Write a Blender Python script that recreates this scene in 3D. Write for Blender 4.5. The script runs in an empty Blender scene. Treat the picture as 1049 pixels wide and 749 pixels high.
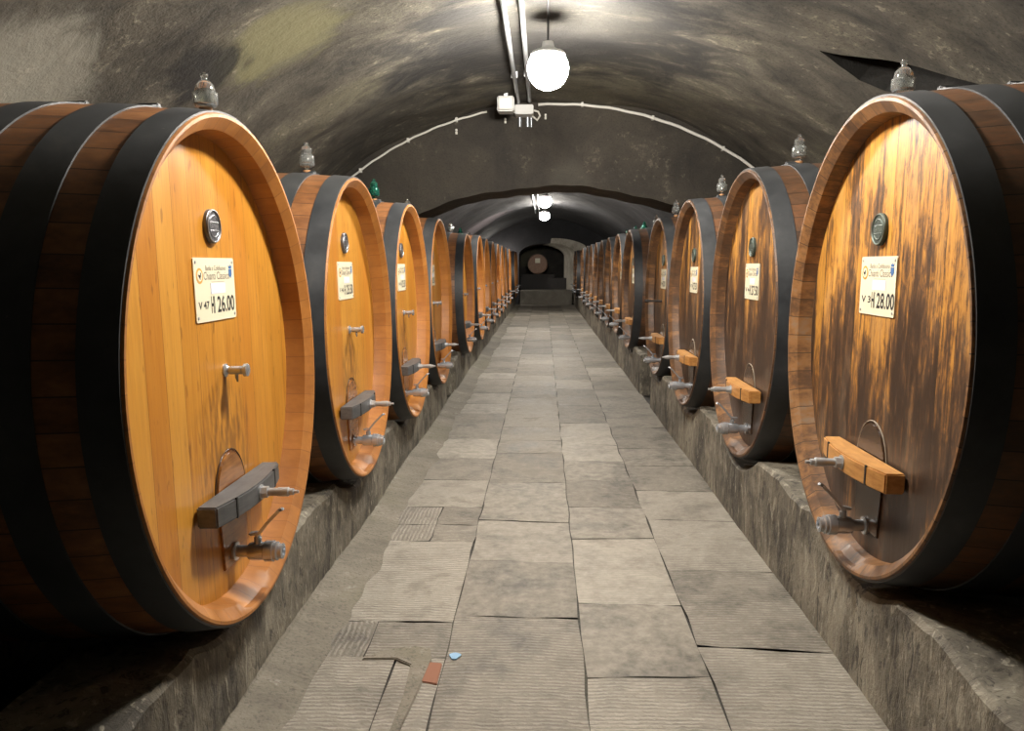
import bpy, bmesh, math, random
from mathutils import Vector, Matrix
PI = math.pi
S = bpy.context.scene
COL = S.collection
rnd = random.Random(7)

# ------------------------------------------------------------------ materials
class NT:
    def __init__(self, name):
        self.m = bpy.data.materials.new(name); self.m.use_nodes = True
        self.t = self.m.node_tree; self.t.nodes.clear()
        self.out = self.t.nodes.new('ShaderNodeOutputMaterial')
        self.p = self.n('ShaderNodeBsdfPrincipled')
        self.t.links.new(self.p.outputs[0], self.out.inputs[0])
    def n(self, typ, props=None, **ins):
        x = self.t.nodes.new(typ)
        for k, v in (props or {}).items(): setattr(x, k, v)
        for k, v in ins.items(): self.set(x, k, v)
        return x
    def set(self, node, key, v):
        if isinstance(key, str) and key.startswith('i') and key[1:].isdigit(): s = node.inputs[int(key[1:])]
        else: s = node.inputs[key.replace('_', ' ')] if isinstance(key, str) else node.inputs[key]
        if isinstance(v, bpy.types.NodeSocket): self.t.links.new(v, s)
        elif isinstance(v, bpy.types.Node): self.t.links.new(v.outputs[0], s)
        else: s.default_value = v
    def math(self, op, a, b=0.0, c=0.0, clamp=False):
        x = self.n('ShaderNodeMath', {'operation': op, 'use_clamp': clamp}, i0=a, i1=b)
        if op in ('MULTIPLY_ADD', 'COMPARE', 'SMOOTH_MIN', 'WRAP'): self.set(x, 'i2', c)
        return x.outputs[0]
    def coord(self, kind='Object'):
        if kind == 'World': return self.n('ShaderNodeNewGeometry').outputs['Position']
        return self.n('ShaderNodeTexCoord').outputs[kind]
    def scale(self, vec, s, off=(0, 0, 0)):
        return self.n('ShaderNodeMapping', None, Vector=vec, Scale=s, Location=off).outputs[0]
    def noise(self, vec, scale=5, detail=4, rough=.6, dist=0.0):
        return self.n('ShaderNodeTexNoise', None, Vector=vec, Scale=scale, Detail=detail, Roughness=rough, Distortion=dist).outputs[0]
    def ramp(self, fac, stops, interp='LINEAR'):
        r = self.n('ShaderNodeValToRGB', None, Fac=fac); e = r.color_ramp; e.interpolation = interp
        while len(e.elements) < len(stops): e.elements.new(.5)
        for el, (p, c) in zip(e.elements, stops):
            el.position = p; el.color = (c, c, c, 1) if isinstance(c, (int, float)) else (*c, 1)
        return r.outputs[0]
    def mix(self, fac, a, b, mode='MIX'):
        x = self.n('ShaderNodeMix', {'data_type': 'RGBA', 'blend_type': mode})
        col = lambda c: (*c, 1) if isinstance(c, tuple) and len(c) == 3 else c
        self.set(x, 'i0', fac); self.set(x, 'i6', col(a)); self.set(x, 'i7', col(b))
        return x.outputs[2]
    def smooth(self, v, lo, hi, a=0.0, b=1.0):
        return self.n('ShaderNodeMapRange', {'interpolation_type': 'SMOOTHSTEP'}, i0=v, i1=lo, i2=hi, i3=a, i4=b).outputs[0]
    def bump(self, h, strength=.3, dist=.01, normal=None):
        x = self.n('ShaderNodeBump', None, Height=h, Strength=strength, Distance=dist)
        if normal is not None: self.set(x, 'Normal', normal)
        return x.outputs[0]
    def sep(self, v): return self.n('ShaderNodeSeparateXYZ', None, i0=v).outputs
    def fin(self, **k):
        for a, v in k.items():
            if a == 'Base_Color' and isinstance(v, tuple) and len(v) == 3: v = (*v, 1)
            self.set(self.p, a, v)
        return self.m

def simple(name, col, rough=.5, metal=0.0, **k):
    t = NT(name)
    return t.fin(Base_Color=col, Roughness=rough, Metallic=metal, **k)

def mat_head(name, old):
    """vertical planks in the head plane; old = dark weathered, else golden varnished"""
    t = NT(name); w = t.coord('World'); x, y, z = t.sep(w)
    pw = .118 if not old else .1
    u = t.math('ADD', t.math('DIVIDE', y, pw), t.math('MULTIPLY', t.math('FLOOR', t.math('DIVIDE', y, 1.7)), .37))
    pid = t.math('FLOOR', u); fr = t.math('FRACT', u)
    pr = t.n('ShaderNodeTexWhiteNoise', {'noise_dimensions': '1D'}, W=pid).outputs[0]
    seam = t.math('LESS_THAN', t.math('ABSOLUTE', t.math('SUBTRACT', fr, .5)), .487)
    off = t.n('ShaderNodeCombineXYZ', None, i1=t.math('MULTIPLY', pr, 9.0)).outputs[0]
    gv = t.n('ShaderNodeVectorMath', {'operation': 'ADD'}, i0=w, i1=off).outputs[0]
    grain = t.noise(t.scale(gv, (8, 30, 1.6)), 2.2, 5, .62, .4)
    fine = t.noise(t.scale(gv, (10, 120, 4)), 2.0, 3, .6)
    big = t.noise(t.scale(w, (1, 2.2, .8)), 2.4, 4, .6)
    if not old:
        c = t.ramp(grain, [(.25, (.34, .122, .014)), (.5, (.475, .203, .025)), (.75, (.57, .275, .041))])
        c = t.mix(t.math('MULTIPLY', t.smooth(pr, .45, 1), .6), c, (.45, .165, .02)); c = t.mix(t.math('MULTIPLY', t.smooth(pr, .4, 0), .35), c, (.68, .36, .065))
        c = t.mix(t.smooth(fine, .58, .75, 0, .4), c, (.26, .09, .012))
        knots = t.noise(t.scale(w, (1, 26, 7)), 1.6, 2, .5)
        c = t.mix(t.smooth(knots, .64, .74, 0, .6), c, (.17, .06, .012))
        lo = t.coord('Object'); ly, lzz = t.sep(lo)[1], t.sep(lo)[2]
        wy = t.math('ABSOLUTE', t.math('SUBTRACT', t.math('ADD', ly, t.math('MULTIPLY', big, .05)), .098))
        drip = t.math('MULTIPLY', t.smooth(wy, .016, .004), t.math('MULTIPLY', t.smooth(lzz, .55, .70), t.smooth(lzz, .86, .82)))
        c = t.mix(t.math('MULTIPLY', drip, .8), c, (.085, .035, .012))
        dd = t.n('ShaderNodeVectorMath', {'operation': 'DISTANCE'}, i0=t.scale(lo, (0, 1, .8)), i1=(0, .05, .44)).outputs['Value']
        sm = t.math('MULTIPLY', t.smooth(t.math('ADD', dd, t.math('MULTIPLY', t.math('SUBTRACT', grain, .5), .35)), .25, .12), t.smooth(knots, .40, .58))
        c = t.mix(t.math('MULTIPLY', sm, .6), c, (.13, .055, .018))
        seamc = (.25, .095, .015); rough = t.ramp(grain, [(.3, .30), (.8, .42)])
    else:
        patch = t.math('ADD', t.math('MULTIPLY', big, .62), t.math('MULTIPLY', grain, .50))
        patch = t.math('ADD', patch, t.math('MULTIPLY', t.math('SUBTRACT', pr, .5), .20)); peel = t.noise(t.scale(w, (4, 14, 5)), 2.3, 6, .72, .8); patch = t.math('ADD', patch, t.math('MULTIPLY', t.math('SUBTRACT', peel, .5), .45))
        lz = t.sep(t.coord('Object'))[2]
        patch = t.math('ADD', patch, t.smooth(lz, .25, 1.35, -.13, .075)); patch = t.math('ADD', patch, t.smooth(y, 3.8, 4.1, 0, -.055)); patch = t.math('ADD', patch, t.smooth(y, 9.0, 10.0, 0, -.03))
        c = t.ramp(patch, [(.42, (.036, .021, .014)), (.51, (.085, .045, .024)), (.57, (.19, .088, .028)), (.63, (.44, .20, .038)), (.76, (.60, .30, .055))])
        c = t.mix(t.smooth(fine, .55, .8, 0, .5), c, (.045, .026, .016))
        c = t.mix(t.math('MULTIPLY', t.smooth(big, .52, .66), .22), c, (.20, .165, .12))
        seamc = (.03, .018, .01); rough = t.ramp(grain, [(.3, .34), (.8, .5)])
    c = t.mix(seam, seamc, c)
    h = t.math('ADD', t.math('MULTIPLY', seam, .6), t.math('MULTIPLY', grain, .25))
    return t.fin(Base_Color=c, Roughness=rough, Normal=t.bump(h, .25, .004), Specular_IOR_Level=.5)

def mat_stave(name, rim, old):
    """wood whose staves fan around the barrel axis (local x)"""
    t = NT(name); o = t.coord('Object'); w = t.coord('World'); x, y, z = t.sep(o)
    ang = t.math('ARCTAN2', y, t.math('SUBTRACT', z, .845))
    u = t.math('MULTIPLY', ang, 58 / (2 * PI)); pid = t.math('FLOOR', u); fr = t.math('FRACT', u)
    oi = t.n('ShaderNodeObjectInfo').outputs['Random']
    pr = t.n('ShaderNodeTexWhiteNoise', {'noise_dimensions': '1D'}, W=t.math('ADD', pid, t.math('MULTIPLY', oi, 71.0))).outputs[0]
    seam = t.math('LESS_THAN', t.math('ABSOLUTE', t.math('SUBTRACT', fr, .5)), .478)
    n1 = t.noise(t.scale(w, (2, 5, 5)), 2.2, 5, .65)
    n2 = t.noise(t.scale(w, (14, 30, 30)), 2.0, 4, .6)
    if rim and not old: st = [(.25, (.25, .093, .021)), (.55, (.39, .155, .032)), (.8, (.50, .225, .052))]; sc = (.26, .10, .024)
    elif rim: st = [(.30, (.050, .029, .018)), (.48, (.12, .060, .028)), (.60, (.26, .125, .045)), (.74, (.22, .165, .115))]; sc = (.06, .033, .018)
    elif not old: st = [(.3, (.055, .022, .010)), (.5, (.19, .076, .026)), (.72, (.33, .145, .05))]; sc = (.05, .021, .010)
    else: st = [(.3, (.040, .021, .014)), (.5, (.10, .050, .025)), (.72, (.21, .085, .035))]; sc = (.03, .017, .010)
    f = t.math('ADD', t.math('MULTIPLY', n1, .6), t.math('ADD', t.math('MULTIPLY', n2, .28), t.math('MULTIPLY', pr, .14)))
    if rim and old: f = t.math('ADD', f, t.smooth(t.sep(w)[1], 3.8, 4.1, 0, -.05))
    c = t.mix(seam, sc, t.ramp(f, st))
    return t.fin(Base_Color=c, Roughness=t.ramp(n2, [(.3, .42), (.7, .6)]),
                 Normal=t.bump(t.math('ADD', t.math('MULTIPLY', seam, .5), t.math('MULTIPLY', n2, .3)), .25, .004))

def mat_hoop():
    t = NT('black_painted_iron'); w = t.coord('World')
    n = t.noise(w, 3.5, 5, .65); f = t.noise(w, 38, 3, .6)
    c = t.ramp(n, [(.35, (.020, .022, .025)), (.60, (.043, .046, .050)), (.8, (.085, .083, .080))])
    c = t.mix(t.smooth(f, .70, .80, 0, .5), c, (.14, .13, .12))
    return t.fin(Base_Color=c, Roughness=t.ramp(n, [(.3, .45), (.7, .62)]), Specular_IOR_Level=.5, Normal=t.bump(f, .12, .003))

def mat_plaster(name, dark, mid, pale, flake=.5, tint=(.09, .085, .045), stains_and_light=(), x_flake=None):
    t = NT(name); w = t.coord('World')
    n0 = t.noise(w, .55, 5, .62, .3); n1 = t.noise(t.scale(w, (1, 1.5, 1)), 2.1, 6, .68, .5)
    n2 = t.noise(w, 13, 5, .7); n3 = t.noise(w, 60, 3, .6)
    f = t.math('ADD', t.math('MULTIPLY', n0, .5), t.math('MULTIPLY', n1, .5))
    c = t.ramp(f, [(.36, dark), (.50, mid), (.66, pale)])
    c = t.mix(t.math('MULTIPLY', t.smooth(n0, .5, .62), .5), c, tint)
    spk = t.smooth(t.math('ADD', t.math('MULTIPLY', n2, .6), t.math('MULTIPLY', n1, .4)), .56, .66)
    c = t.mix(t.math('MULTIPLY', spk, flake), c, tuple(min(.5, p * 2.4) for p in pale))
    c = t.mix(t.smooth(n3, .30, .5, .6, 0), c, tuple(d * .6 for d in dark))
    for (cx, cy, cz, r, col, amt) in stains_and_light:
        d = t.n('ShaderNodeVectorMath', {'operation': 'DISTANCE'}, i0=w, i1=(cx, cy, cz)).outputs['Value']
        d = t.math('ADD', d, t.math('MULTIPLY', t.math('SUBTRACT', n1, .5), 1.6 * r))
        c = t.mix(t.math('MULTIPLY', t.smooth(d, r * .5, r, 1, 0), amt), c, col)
    h = t.math('ADD', t.math('MULTIPLY', n1, .8), t.math('ADD', t.math('MULTIPLY', n2, .5), t.math('MULTIPLY', n3, .15)))
    return t.fin(Base_Color=c, Roughness=.82, Normal=t.bump(h, .55, .035))

def mat_floor():
    t = NT('worn_sandstone_slab'); w = t.coord('World')
    a = t.n('ShaderNodeAttribute', {'attribute_name': 'slab_tone'}).outputs['Fac']
    g = t.n('ShaderNodeAttribute', {'attribute_name': 'slab_groove'}).outputs['Fac']
    gd = t.n('ShaderNodeAttribute', {'attribute_name': 'slab_turn'}).outputs['Fac']
    x, y, z = t.sep(w)
    n1 = t.noise(w, 2.6, 6, .68, .3); n2 = t.noise(w, 17, 5, .7); n3 = t.noise(t.scale(w, (6, 26, 6)), 2.2, 4, .65)
    f = t.math('ADD', t.math('MULTIPLY', n1, .55), t.math('ADD', t.math('MULTIPLY', n2, .33), t.math('MULTIPLY', a, .13)))
    c = t.ramp(f, [(.36, (.080, .072, .059)), (.48, (.200, .182, .151)), (.62, (.345, .318, .270))])
    c = t.mix(t.smooth(n1, .54, .66, 0, .5), c, (.10, .091, .076))
    c = t.mix(t.smooth(n3, .60, .78, 0, .35), c, (.10, .088, .068))
    axis = t.math('ADD', t.math('MULTIPLY', y, t.math('SUBTRACT', 1.0, gd)), t.math('MULTIPLY', x, gd))
    wob = t.math('ADD', axis, t.math('ADD', t.math('MULTIPLY', n1, .06), t.math('MULTIPLY', n2, .022)))
    wave = t.math('SINE', t.math('MULTIPLY', wob, 2 * PI / .024))
    gm = t.math('MULTIPLY', g, t.smooth(n2, .35, .6))
    c = t.mix(t.math('MULTIPLY', gm, t.smooth(wave, .15, .9, 0, .5)), c, (.075, .063, .048))
    h = t.math('ADD', t.math('MULTIPLY', n2, .6), t.math('ADD', t.math('MULTIPLY', n1, .5), t.math('MULTIPLY', t.math('MULTIPLY', wave, gm), -.35)))
    return t.fin(Base_Color=c, Roughness=t.ramp(n1, [(.3, .55), (.7, .78)]), Normal=t.bump(h, .5, .012), Specular_IOR_Level=.4)

def mat_curb():
    t = NT('flaking_rendered_stone'); w = t.coord('World')
    n1 = t.noise(w, 2.2, 6, .66, .4); s = t.noise(t.scale(w, (9, 9, 3.2)), 2.2, 5, .7, .6); n2 = t.noise(w, 26, 4, .65)
    c = t.ramp(n1, [(.36, (.050, .044, .035)), (.5, (.14, .124, .096)), (.62, (.24, .217, .168))])
    c = t.mix(t.smooth(s, .56, .64, 0, .7), c, (.34, .315, .25))
    c = t.mix(t.smooth(s, .44, .39, 0, .75), c, (.035, .031, .026))
    zz = t.sep(w)[2]
    h = t.math('ADD', t.math('MULTIPLY', s, .8), t.math('MULTIPLY', n2, .5))
    return t.fin(Base_Color=c, Roughness=.8, Normal=t.bump(h, .6, .02))

def mat_wood(name, a, b, rough=.5):
    t = NT(name); o = t.coord('Object')
    g = t.noise(t.scale(o, (12, 3, 26)), 2.5, 5, .65, .5); n = t.noise(o, 9, 4, .6)
    c = t.ramp(t.math('ADD', t.math('MULTIPLY', g, .6), t.math('MULTIPLY', n, .4)), [(.32, a), (.66, b)])
    return t.fin(Base_Color=c, Roughness=rough, Normal=t.bump(g, .2, .003))

M = {}
M['head_new'] = mat_head('golden_varnished_planks', False)
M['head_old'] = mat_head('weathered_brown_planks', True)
M['stave_new'] = mat_stave('brown_staves', False, False)
M['stave_old'] = mat_stave('dark_staves', False, True)
M['rim_new'] = mat_stave('honey_stave_ends', True, False)
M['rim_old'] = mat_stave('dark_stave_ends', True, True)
M['hoop'] = mat_hoop()
M['hatch_new'] = mat_wood('varnished_hatch_wood', (.13, .045, .014), (.36, .15, .032), .22)
M['hatch_old'] = mat_wood('dark_hatch_wood', (.022, .014, .010), (.075, .042, .024), .26)
M['bar_grey'] = mat_wood('grey_painted_wood', (.045, .047, .05), (.11, .112, .115), .5)
M['bar_orange'] = mat_wood('fresh_oak_block', (.30, .125, .028), (.58, .30, .09), .5)
M['steel'] = simple('brushed_steel', (.50, .53, .57), .26, .7)
M['steel_dull'] = simple('galvanised_steel', (.46, .48, .50), .38, .6)
M['black'] = simple('black_ink', (.02, .02, .02), .6)
M['slit'] = simple('saw_slit_shadowed_wood', (.012, .011, .010), .8)
M['cream'] = simple('cream_enamel', (.72, .68, .51), .4)
M['paper'] = simple('white_paper', (.62, .62, .70), .7)
M['ring'] = simple('amber_print', (.62, .33, .06), .6)
M['blue'] = simple('blue_print', (.04, .13, .33), .6)
M['grey_print'] = simple('brown_grey_print', (.17, .14, .11), .6)
M['pewter'] = simple('dark_pewter', (.13, .135, .15), .42, .8)
M['pewter_pale'] = simple('worn_pewter_relief', (.40, .41, .43), .40, .8)
M['verdigris'] = simple('dark_green_patina', (.06, .08, .07), .5, .5)
M['verdigris_pale'] = simple('pale_green_patina', (.16, .19, .16), .5, .5)
M['glass'] = NT('clear_glass').fin(Base_Color=(.97, 1, .99), Roughness=.03, Transmission_Weight=.93, IOR=1.45)
M['glass_green'] = NT('green_glass').fin(Base_Color=(.08, .50, .37), Roughness=.03, Transmission_Weight=.93, IOR=1.45)
M['lit_groove'] = simple('lit_groove_edge', (.26, .22, .17), .7)  # pale colour paints the lit groove edge around the right-hand hatches
M['cork'] = simple('cork', (.45, .23, .10), .8)
M['white_pvc'] = simple('white_conduit_plastic', (.70, .69, .64), .45)
M['box_pvc'] = simple('pale_grey_box_plastic', (.62, .63, .62), .4)
M['floor'] = mat_floor()
M['mortar'] = mat_plaster('dark_mortar', (.018, .016, .013), (.035, .031, .025), (.07, .062, .05), .2)
M['fillet'] = mat_plaster('grey_cement_fillet', (.10, .088, .068), (.17, .152, .12), (.26, .235, .19), .3)
M['curb'] = mat_curb()
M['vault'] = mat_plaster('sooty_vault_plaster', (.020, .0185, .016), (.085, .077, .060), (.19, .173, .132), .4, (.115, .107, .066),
    [(-1.62, 5.0, 2.95, .55, (.20, .19, .095), .75), (-1.98, 4.75, 2.7, .36, (.010, .010, .010), .9),  # first patch paints lit ceiling in yellow-green, second is black mould
     (-2.42, 3.7, 2.36, .55, (.30, .29, .24), .6), (.1, 6.6, 3.37, 1.7, (.014, .014, .015), .80)])  # last patch is painted black to subdue the lamp's hot spot
M['rib'] = mat_plaster('brown_rib_plaster', (.017, .0145, .012), (.040, .034, .026), (.070, .060, .046), .5, (.052, .044, .031),
    [(.3, 8.95, 2.5, .30, (.10, .094, .076), .25)])
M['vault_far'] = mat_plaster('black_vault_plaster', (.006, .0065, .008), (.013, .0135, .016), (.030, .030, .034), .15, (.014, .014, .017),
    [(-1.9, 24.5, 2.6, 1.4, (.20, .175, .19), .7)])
M['slot_shade'] = mat_plaster('shade_dark_slot_stone', (.006, .006, .005), (.012, .011, .009), (.022, .02, .017), .25, (.012, .011, .009))  # near-black colour paints the shade inside the ceiling slot
M['wall'] = mat_plaster('dark_cellar_wall', (.012, .011, .010), (.028, .025, .021), (.055, .05, .042), .25)
M['pale_wall'] = mat_plaster('limewashed_stone', (.24, .22, .18), (.44, .41, .35), (.58, .54, .46), .4, (.48, .44, .36))
M['stone'] = mat_plaster('dusty_stone', (.085, .077, .064), (.15, .138, .115), (.22, .205, .175), .3, (.16, .145, .115))
M['black_timber'] = mat_wood('blackened_timber', (.010, .009, .009), (.03, .026, .024), .7)
def emit(name, col, s):
    t = NT(name); e = t.n('ShaderNodeEmission', None, Color=(*col, 1), Strength=s)
    t.t.links.new(e.outputs[0], t.out.inputs[0]); return t.m
LAMP = 400.0
M['shade'] = simple('grey_enamel', (.35, .35, .34), .4)
M['lamp'] = emit('lit_opal_globe', (1, .935, .84), LAMP)

# ------------------------------------------------------------------ helpers
class MB:
    def __init__(s): s.v = []; s.f = []; s.mi = []
    def add(s, vs, fs, mi=0):
        o = len(s.v); s.v += [tuple(v) for v in vs]; s.f += [[i + o for i in f] for f in fs]; s.mi += [mi] * len(fs)
        return s
    def box(s, x0, x1, y0, y1, z0, z1, mi=0):
        vs = [(x, y, z) for x in (x0, x1) for y in (y0, y1) for z in (z0, z1)]
        return s.add(vs, [(0, 1, 3, 2), (4, 6, 7, 5), (0, 4, 5, 1), (2, 3, 7, 6), (0, 2, 6, 4), (1, 5, 7, 3)], mi)
    def prism(s, poly, axis, a, b, mi=0):
        """poly in the two other axes (cyclic order), extruded along axis from a to b"""
        n = len(poly)
        def P(p, t): return {'x': (t, p[0], p[1]), 'y': (p[0], t, p[1]), 'z': (p[0], p[1], t)}[axis]
        vs = [P(p, a) for p in poly] + [P(p, b) for p in poly]
        fs = [list(range(n))[::-1], list(range(n, 2 * n))] + [(i, (i + 1) % n, n + (i + 1) % n, n + i) for i in range(n)]
        return s.add(vs, fs, mi)
    def lathe(s, prof, axis='z', c=(0, 0, 0), n=24, mi=0):
        """prof: list of (along, radius)"""
        vs = []; fs = []
        for (h, r) in prof:
            for k in range(n):
                a = 2 * PI * k / n; p, q = r * math.cos(a), r * math.sin(a)
                d = {'z': (p, q, h), 'x': (h, p, q), 'y': (p, h, q)}[axis]
                vs.append((c[0] + d[0], c[1] + d[1], c[2] + d[2]))
        for i in range(len(prof) - 1):
            for k in range(n): fs.append((i * n + k, i * n + (k + 1) % n, (i + 1) * n + (k + 1) % n, (i + 1) * n + k))
        if prof[0][1] > 1e-6: fs.append(list(range(n))[::-1])
        if prof[-1][1] > 1e-6: fs.append([(len(prof) - 1) * n + k for k in range(n)])
        return s.add(vs, fs, mi)
    def tube(s, pts, r, n=10, mi=0):
        pts = [Vector(p) for p in pts]; vs = []; fs = []; prev = None
        for i, p in enumerate(pts):
            d = (pts[min(i + 1, len(pts) - 1)] - pts[max(i - 1, 0)]).normalized()
            if prev is None: prev = d.orthogonal().normalized()
            a = (prev - d * prev.dot(d)).normalized(); prev = a; b = d.cross(a)
            rr = r[i] if isinstance(r, (list, tuple)) else r
            for k in range(n):
                t = 2 * PI * k / n; vs.append(p + a * (rr * math.cos(t)) + b * (rr * math.sin(t)))
        for i in range(len(pts) - 1):
            for k in range(n): fs.append((i * n + k, i * n + (k + 1) % n, (i + 1) * n + (k + 1) % n, (i + 1) * n + k))
        fs += [list(range(n))[::-1], [(len(pts) - 1) * n + k for k in range(n)]]
        return s.add(vs, fs, mi)
    def build(s, name, mats, parent=None, smooth=None, bevel=0.0, loc=None):
        me = bpy.data.meshes.new(name); me.from_pydata([tuple(v) for v in s.v], [], s.f)
        for m in (mats if isinstance(mats, (list, tuple)) else [mats]): me.materials.append(m)
        bm = bmesh.new(); bm.from_mesh(me)
        for f, mi in zip(bm.faces, s.mi): f.material_index = mi
        bmesh.ops.remove_doubles(bm, verts=bm.verts, dist=1e-6)
        bmesh.ops.recalc_face_normals(bm, faces=bm.faces)
        if bevel: bmesh.ops.bevel(bm, geom=[e for e in bm.edges if len(e.link_faces) == 2 and e.calc_face_angle(0) > .5], offset=bevel, segments=2, affect='EDGES', clamp_overlap=True)
        if smooth is not None:
            for f in bm.faces: f.smooth = True
            for e in bm.edges:
                if len(e.link_faces) == 2 and e.calc_face_angle(0) > smooth: e.smooth = False
        bm.to_mesh(me); bm.free(); me.update()
        return link(name, me, parent, loc)

def link(name, me, parent=None, loc=None):
    o = bpy.data.objects.new(name, me); COL.objects.link(o)
    if parent is not None: o.parent = parent
    if loc is not None: o.location = loc
    return o
def empty(name, loc=(0, 0, 0)):
    o = bpy.data.objects.new(name, None); o.empty_display_size = .1; COL.objects.link(o); o.location = loc; return o
def tag(o, label, cat, group=None):
    o['label'] = label; o['category'] = cat
    if group: o['group'] = group
    return o
def struct(o): o['kind'] = 'structure'; return o
def copy_tree(o, parent=None, skip=()):
    c = o.copy(); COL.objects.link(c)
    if parent is not None: c.parent = parent
    for ch in list(o.children):
        if ch.name.split('.')[0] not in skip: copy_tree(ch, c, skip)
    return c

def text_mesh(items, thick=.0006, bold=0.0):
    """items: (string, x, y, height, width) left/bottom anchored -> MB laid out in local YZ, facing +X"""
    mb = MB()
    for (s, x, y, h, wd) in items:
        cu = bpy.data.curves.new('lettering', 'FONT'); cu.body = s; cu.size = 1.0; cu.extrude = 0; cu.offset = bold; cu.resolution_u = 3
        ob = bpy.data.objects.new('lettering', cu); COL.objects.link(ob)
        dg = bpy.context.evaluated_depsgraph_get(); me = bpy.data.meshes.new_from_object(ob.evaluated_get(dg))
        xs = [v.co.x for v in me.vertices]; ys = [v.co.y for v in me.vertices]
        x0, x1, y0, y1 = min(xs), max(xs), min(ys), max(ys)
        vs = [(thick, x + (v.co.x - x0) / (x1 - x0) * wd, y + (v.co.y - y0) / (y1 - y0) * h) for v in me.vertices]
        mb.add(vs, [list(p.vertices) for p in me.polygons])
        bpy.data.objects.remove(ob); bpy.data.curves.remove(cu); bpy.data.meshes.remove(me)
    return mb

# ------------------------------------------------------------------ setting
VC, VR, VZ = .12, 3.75, -.38            # vault circle in the XZ plane
XL, XR = -3.02, 3.26
SPRL = VZ + math.sqrt(VR**2 - (XL - VC)**2); SPRR = VZ + math.sqrt(VR**2 - (XR - VC)**2)
Y0, YR0, YR1, YE = -3.6, 8.95, 9.85, 32.0
def lump(x, y):
    return .018 * math.sin(1.9 * x + 1.3 * y + .7) + .013 * math.sin(3.7 * x - 2.3 * y) + .007 * math.sin(7.1 * y + 4.3 * x)
def vault(name, ya, yb, mat, step, niche=False):
    na, ny = 120, max(2, int((yb - ya) / step)); a0 = math.atan2(SPRL - VZ, XL - VC); a1 = math.atan2(SPRR - VZ, XR - VC)
    vs = []; fs = []
    for j in range(ny + 1):
        y = ya + (yb - ya) * j / ny
        for i in range(na + 1):
            a = a0 + (a1 - a0) * i / na; r = VR + lump(a * 3.5, y)
            vs.append((VC + r * math.cos(a), y, VZ + r * math.sin(a)))
    for j in range(ny):
        for i in range(na):
            k = j * (na + 1) + i; fs.append((k, k + 1, k + na + 2, k + na + 1))
    if niche:                                            # give the shell a thickness and cut the broken-out slot above the right casks
        m = len(vs); vs += [(VC + (x - VC) * 1.12, y, VZ + (z - VZ) * 1.12) for (x, y, z) in vs]
        fs += [tuple(i + m for i in q[::-1]) for q in fs]
        w = na + 1; rim = [i for i in range(w)] + [j * w + na for j in range(1, ny + 1)] + [ny * w + i for i in range(na - 1, -1, -1)] + [j * w for j in range(ny - 1, 0, -1)]
        fs += [(a, b, b + m, a + m) for a, b in zip(rim, rim[1:] + rim[:1])]
    o = MB().add(vs, fs).build(name, mat, smooth=1.2)
    if niche:
        line = [(1.80, 5.50), (1.9, 5.41), (2.02, 5.27), (2.22, 4.97), (2.42, 4.70), (2.6, 4.45)]
        low = [(2.6, 4.8), (2.4, 5.28), (2.24, 5.50), (2.10, 5.58), (1.95, 5.56)]
        pl = line + low; d = Vector((.62, 0, .78))
        cb = MB(); n = len(pl)
        P = [Vector((x, y, VZ + math.sqrt(VR**2 - (x - VC)**2))) for x, y in pl]
        cb.add([p - d * .2 for p in P] + [p + d * .26 for p in P], [list(range(n))[::-1], list(range(n, 2 * n))] + [(i, (i + 1) % n, n + (i + 1) % n, n + i) for i in range(n)])
        c = cb.build('slot_cutter', M['slot_shade']); md = o.modifiers.new('cut', 'BOOLEAN'); md.object = c; md.solver = 'EXACT'; md.material_mode = 'TRANSFER'
        me = bpy.data.meshes.new_from_object(o.evaluated_get(bpy.context.evaluated_depsgraph_get())); o.modifiers.clear()
        bm = bmesh.new(); bm.from_mesh(me)
        out = [q for q in bm.faces if all(math.hypot(v.co.x - VC, v.co.z - VZ) > VR + .34 for v in q.verts)]
        out += [q for q in bm.faces if max(math.hypot(v.co.x - VC, v.co.z - VZ) for v in q.verts) > VR + .34]
        bmesh.ops.delete(bm, geom=list(set(out)), context='FACES'); bm.to_mesh(me); bm.free()
        o.data = me; bpy.data.objects.remove(c)
    return struct(o)
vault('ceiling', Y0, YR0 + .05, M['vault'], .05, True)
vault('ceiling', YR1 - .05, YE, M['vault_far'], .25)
struct(MB().box(XL - .25, XL, Y0, YE, 0, SPRL + .05).build('wall_left', M['wall']))
struct(MB().box(XR, XR + .25, Y0, YE, 0, SPRR + .05).build('wall_right', M['wall']))
struct(MB().box(XL - .25, XR + .25, Y0 - .25, Y0, 0, 3.5).build('wall_back', M['wall']))

# transverse arch between the two bays
def arch_rib(name, ya, yb, mat):
    AR, AZ = 4.0, 2.455 - 4.0
    n = 64; xs = [XL + (XR - XL) * i / n for i in range(n + 1)]
    mb = MB(); vs = []; fs = []
    xi = 2.55
    low = lambda x: AZ + math.sqrt(AR**2 - (x - VC)**2) + .012 * math.sin(5 * x) + .006 * math.sin(17 * x)
    up = lambda x: VZ + math.sqrt(max(.01, (VR + .08)**2 - (x - VC)**2))
    cols = []
    for x in xs:
        zb = low(x) if abs(x - VC) < xi else 0.0
        cols.append((x, zb, up(x)))
    for y in (ya, yb):
        for (x, zb, zt) in cols: vs += [(x, y, zb), (x, y, zt)]
    m = 2 * (n + 1)
    for i in range(n):
        a, b, c, d = 2 * i, 2 * i + 1, 2 * i + 3, 2 * i + 2
        fs += [(a, d, c, b), (m + a, m + b, m + c, m + d), (a, m + a, m + d, d)]
    return struct(mb.add(vs, fs).build(name, mat, smooth=.5))
arch_rib('trim_1', YR0, YR1, M['rib'])

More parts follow.
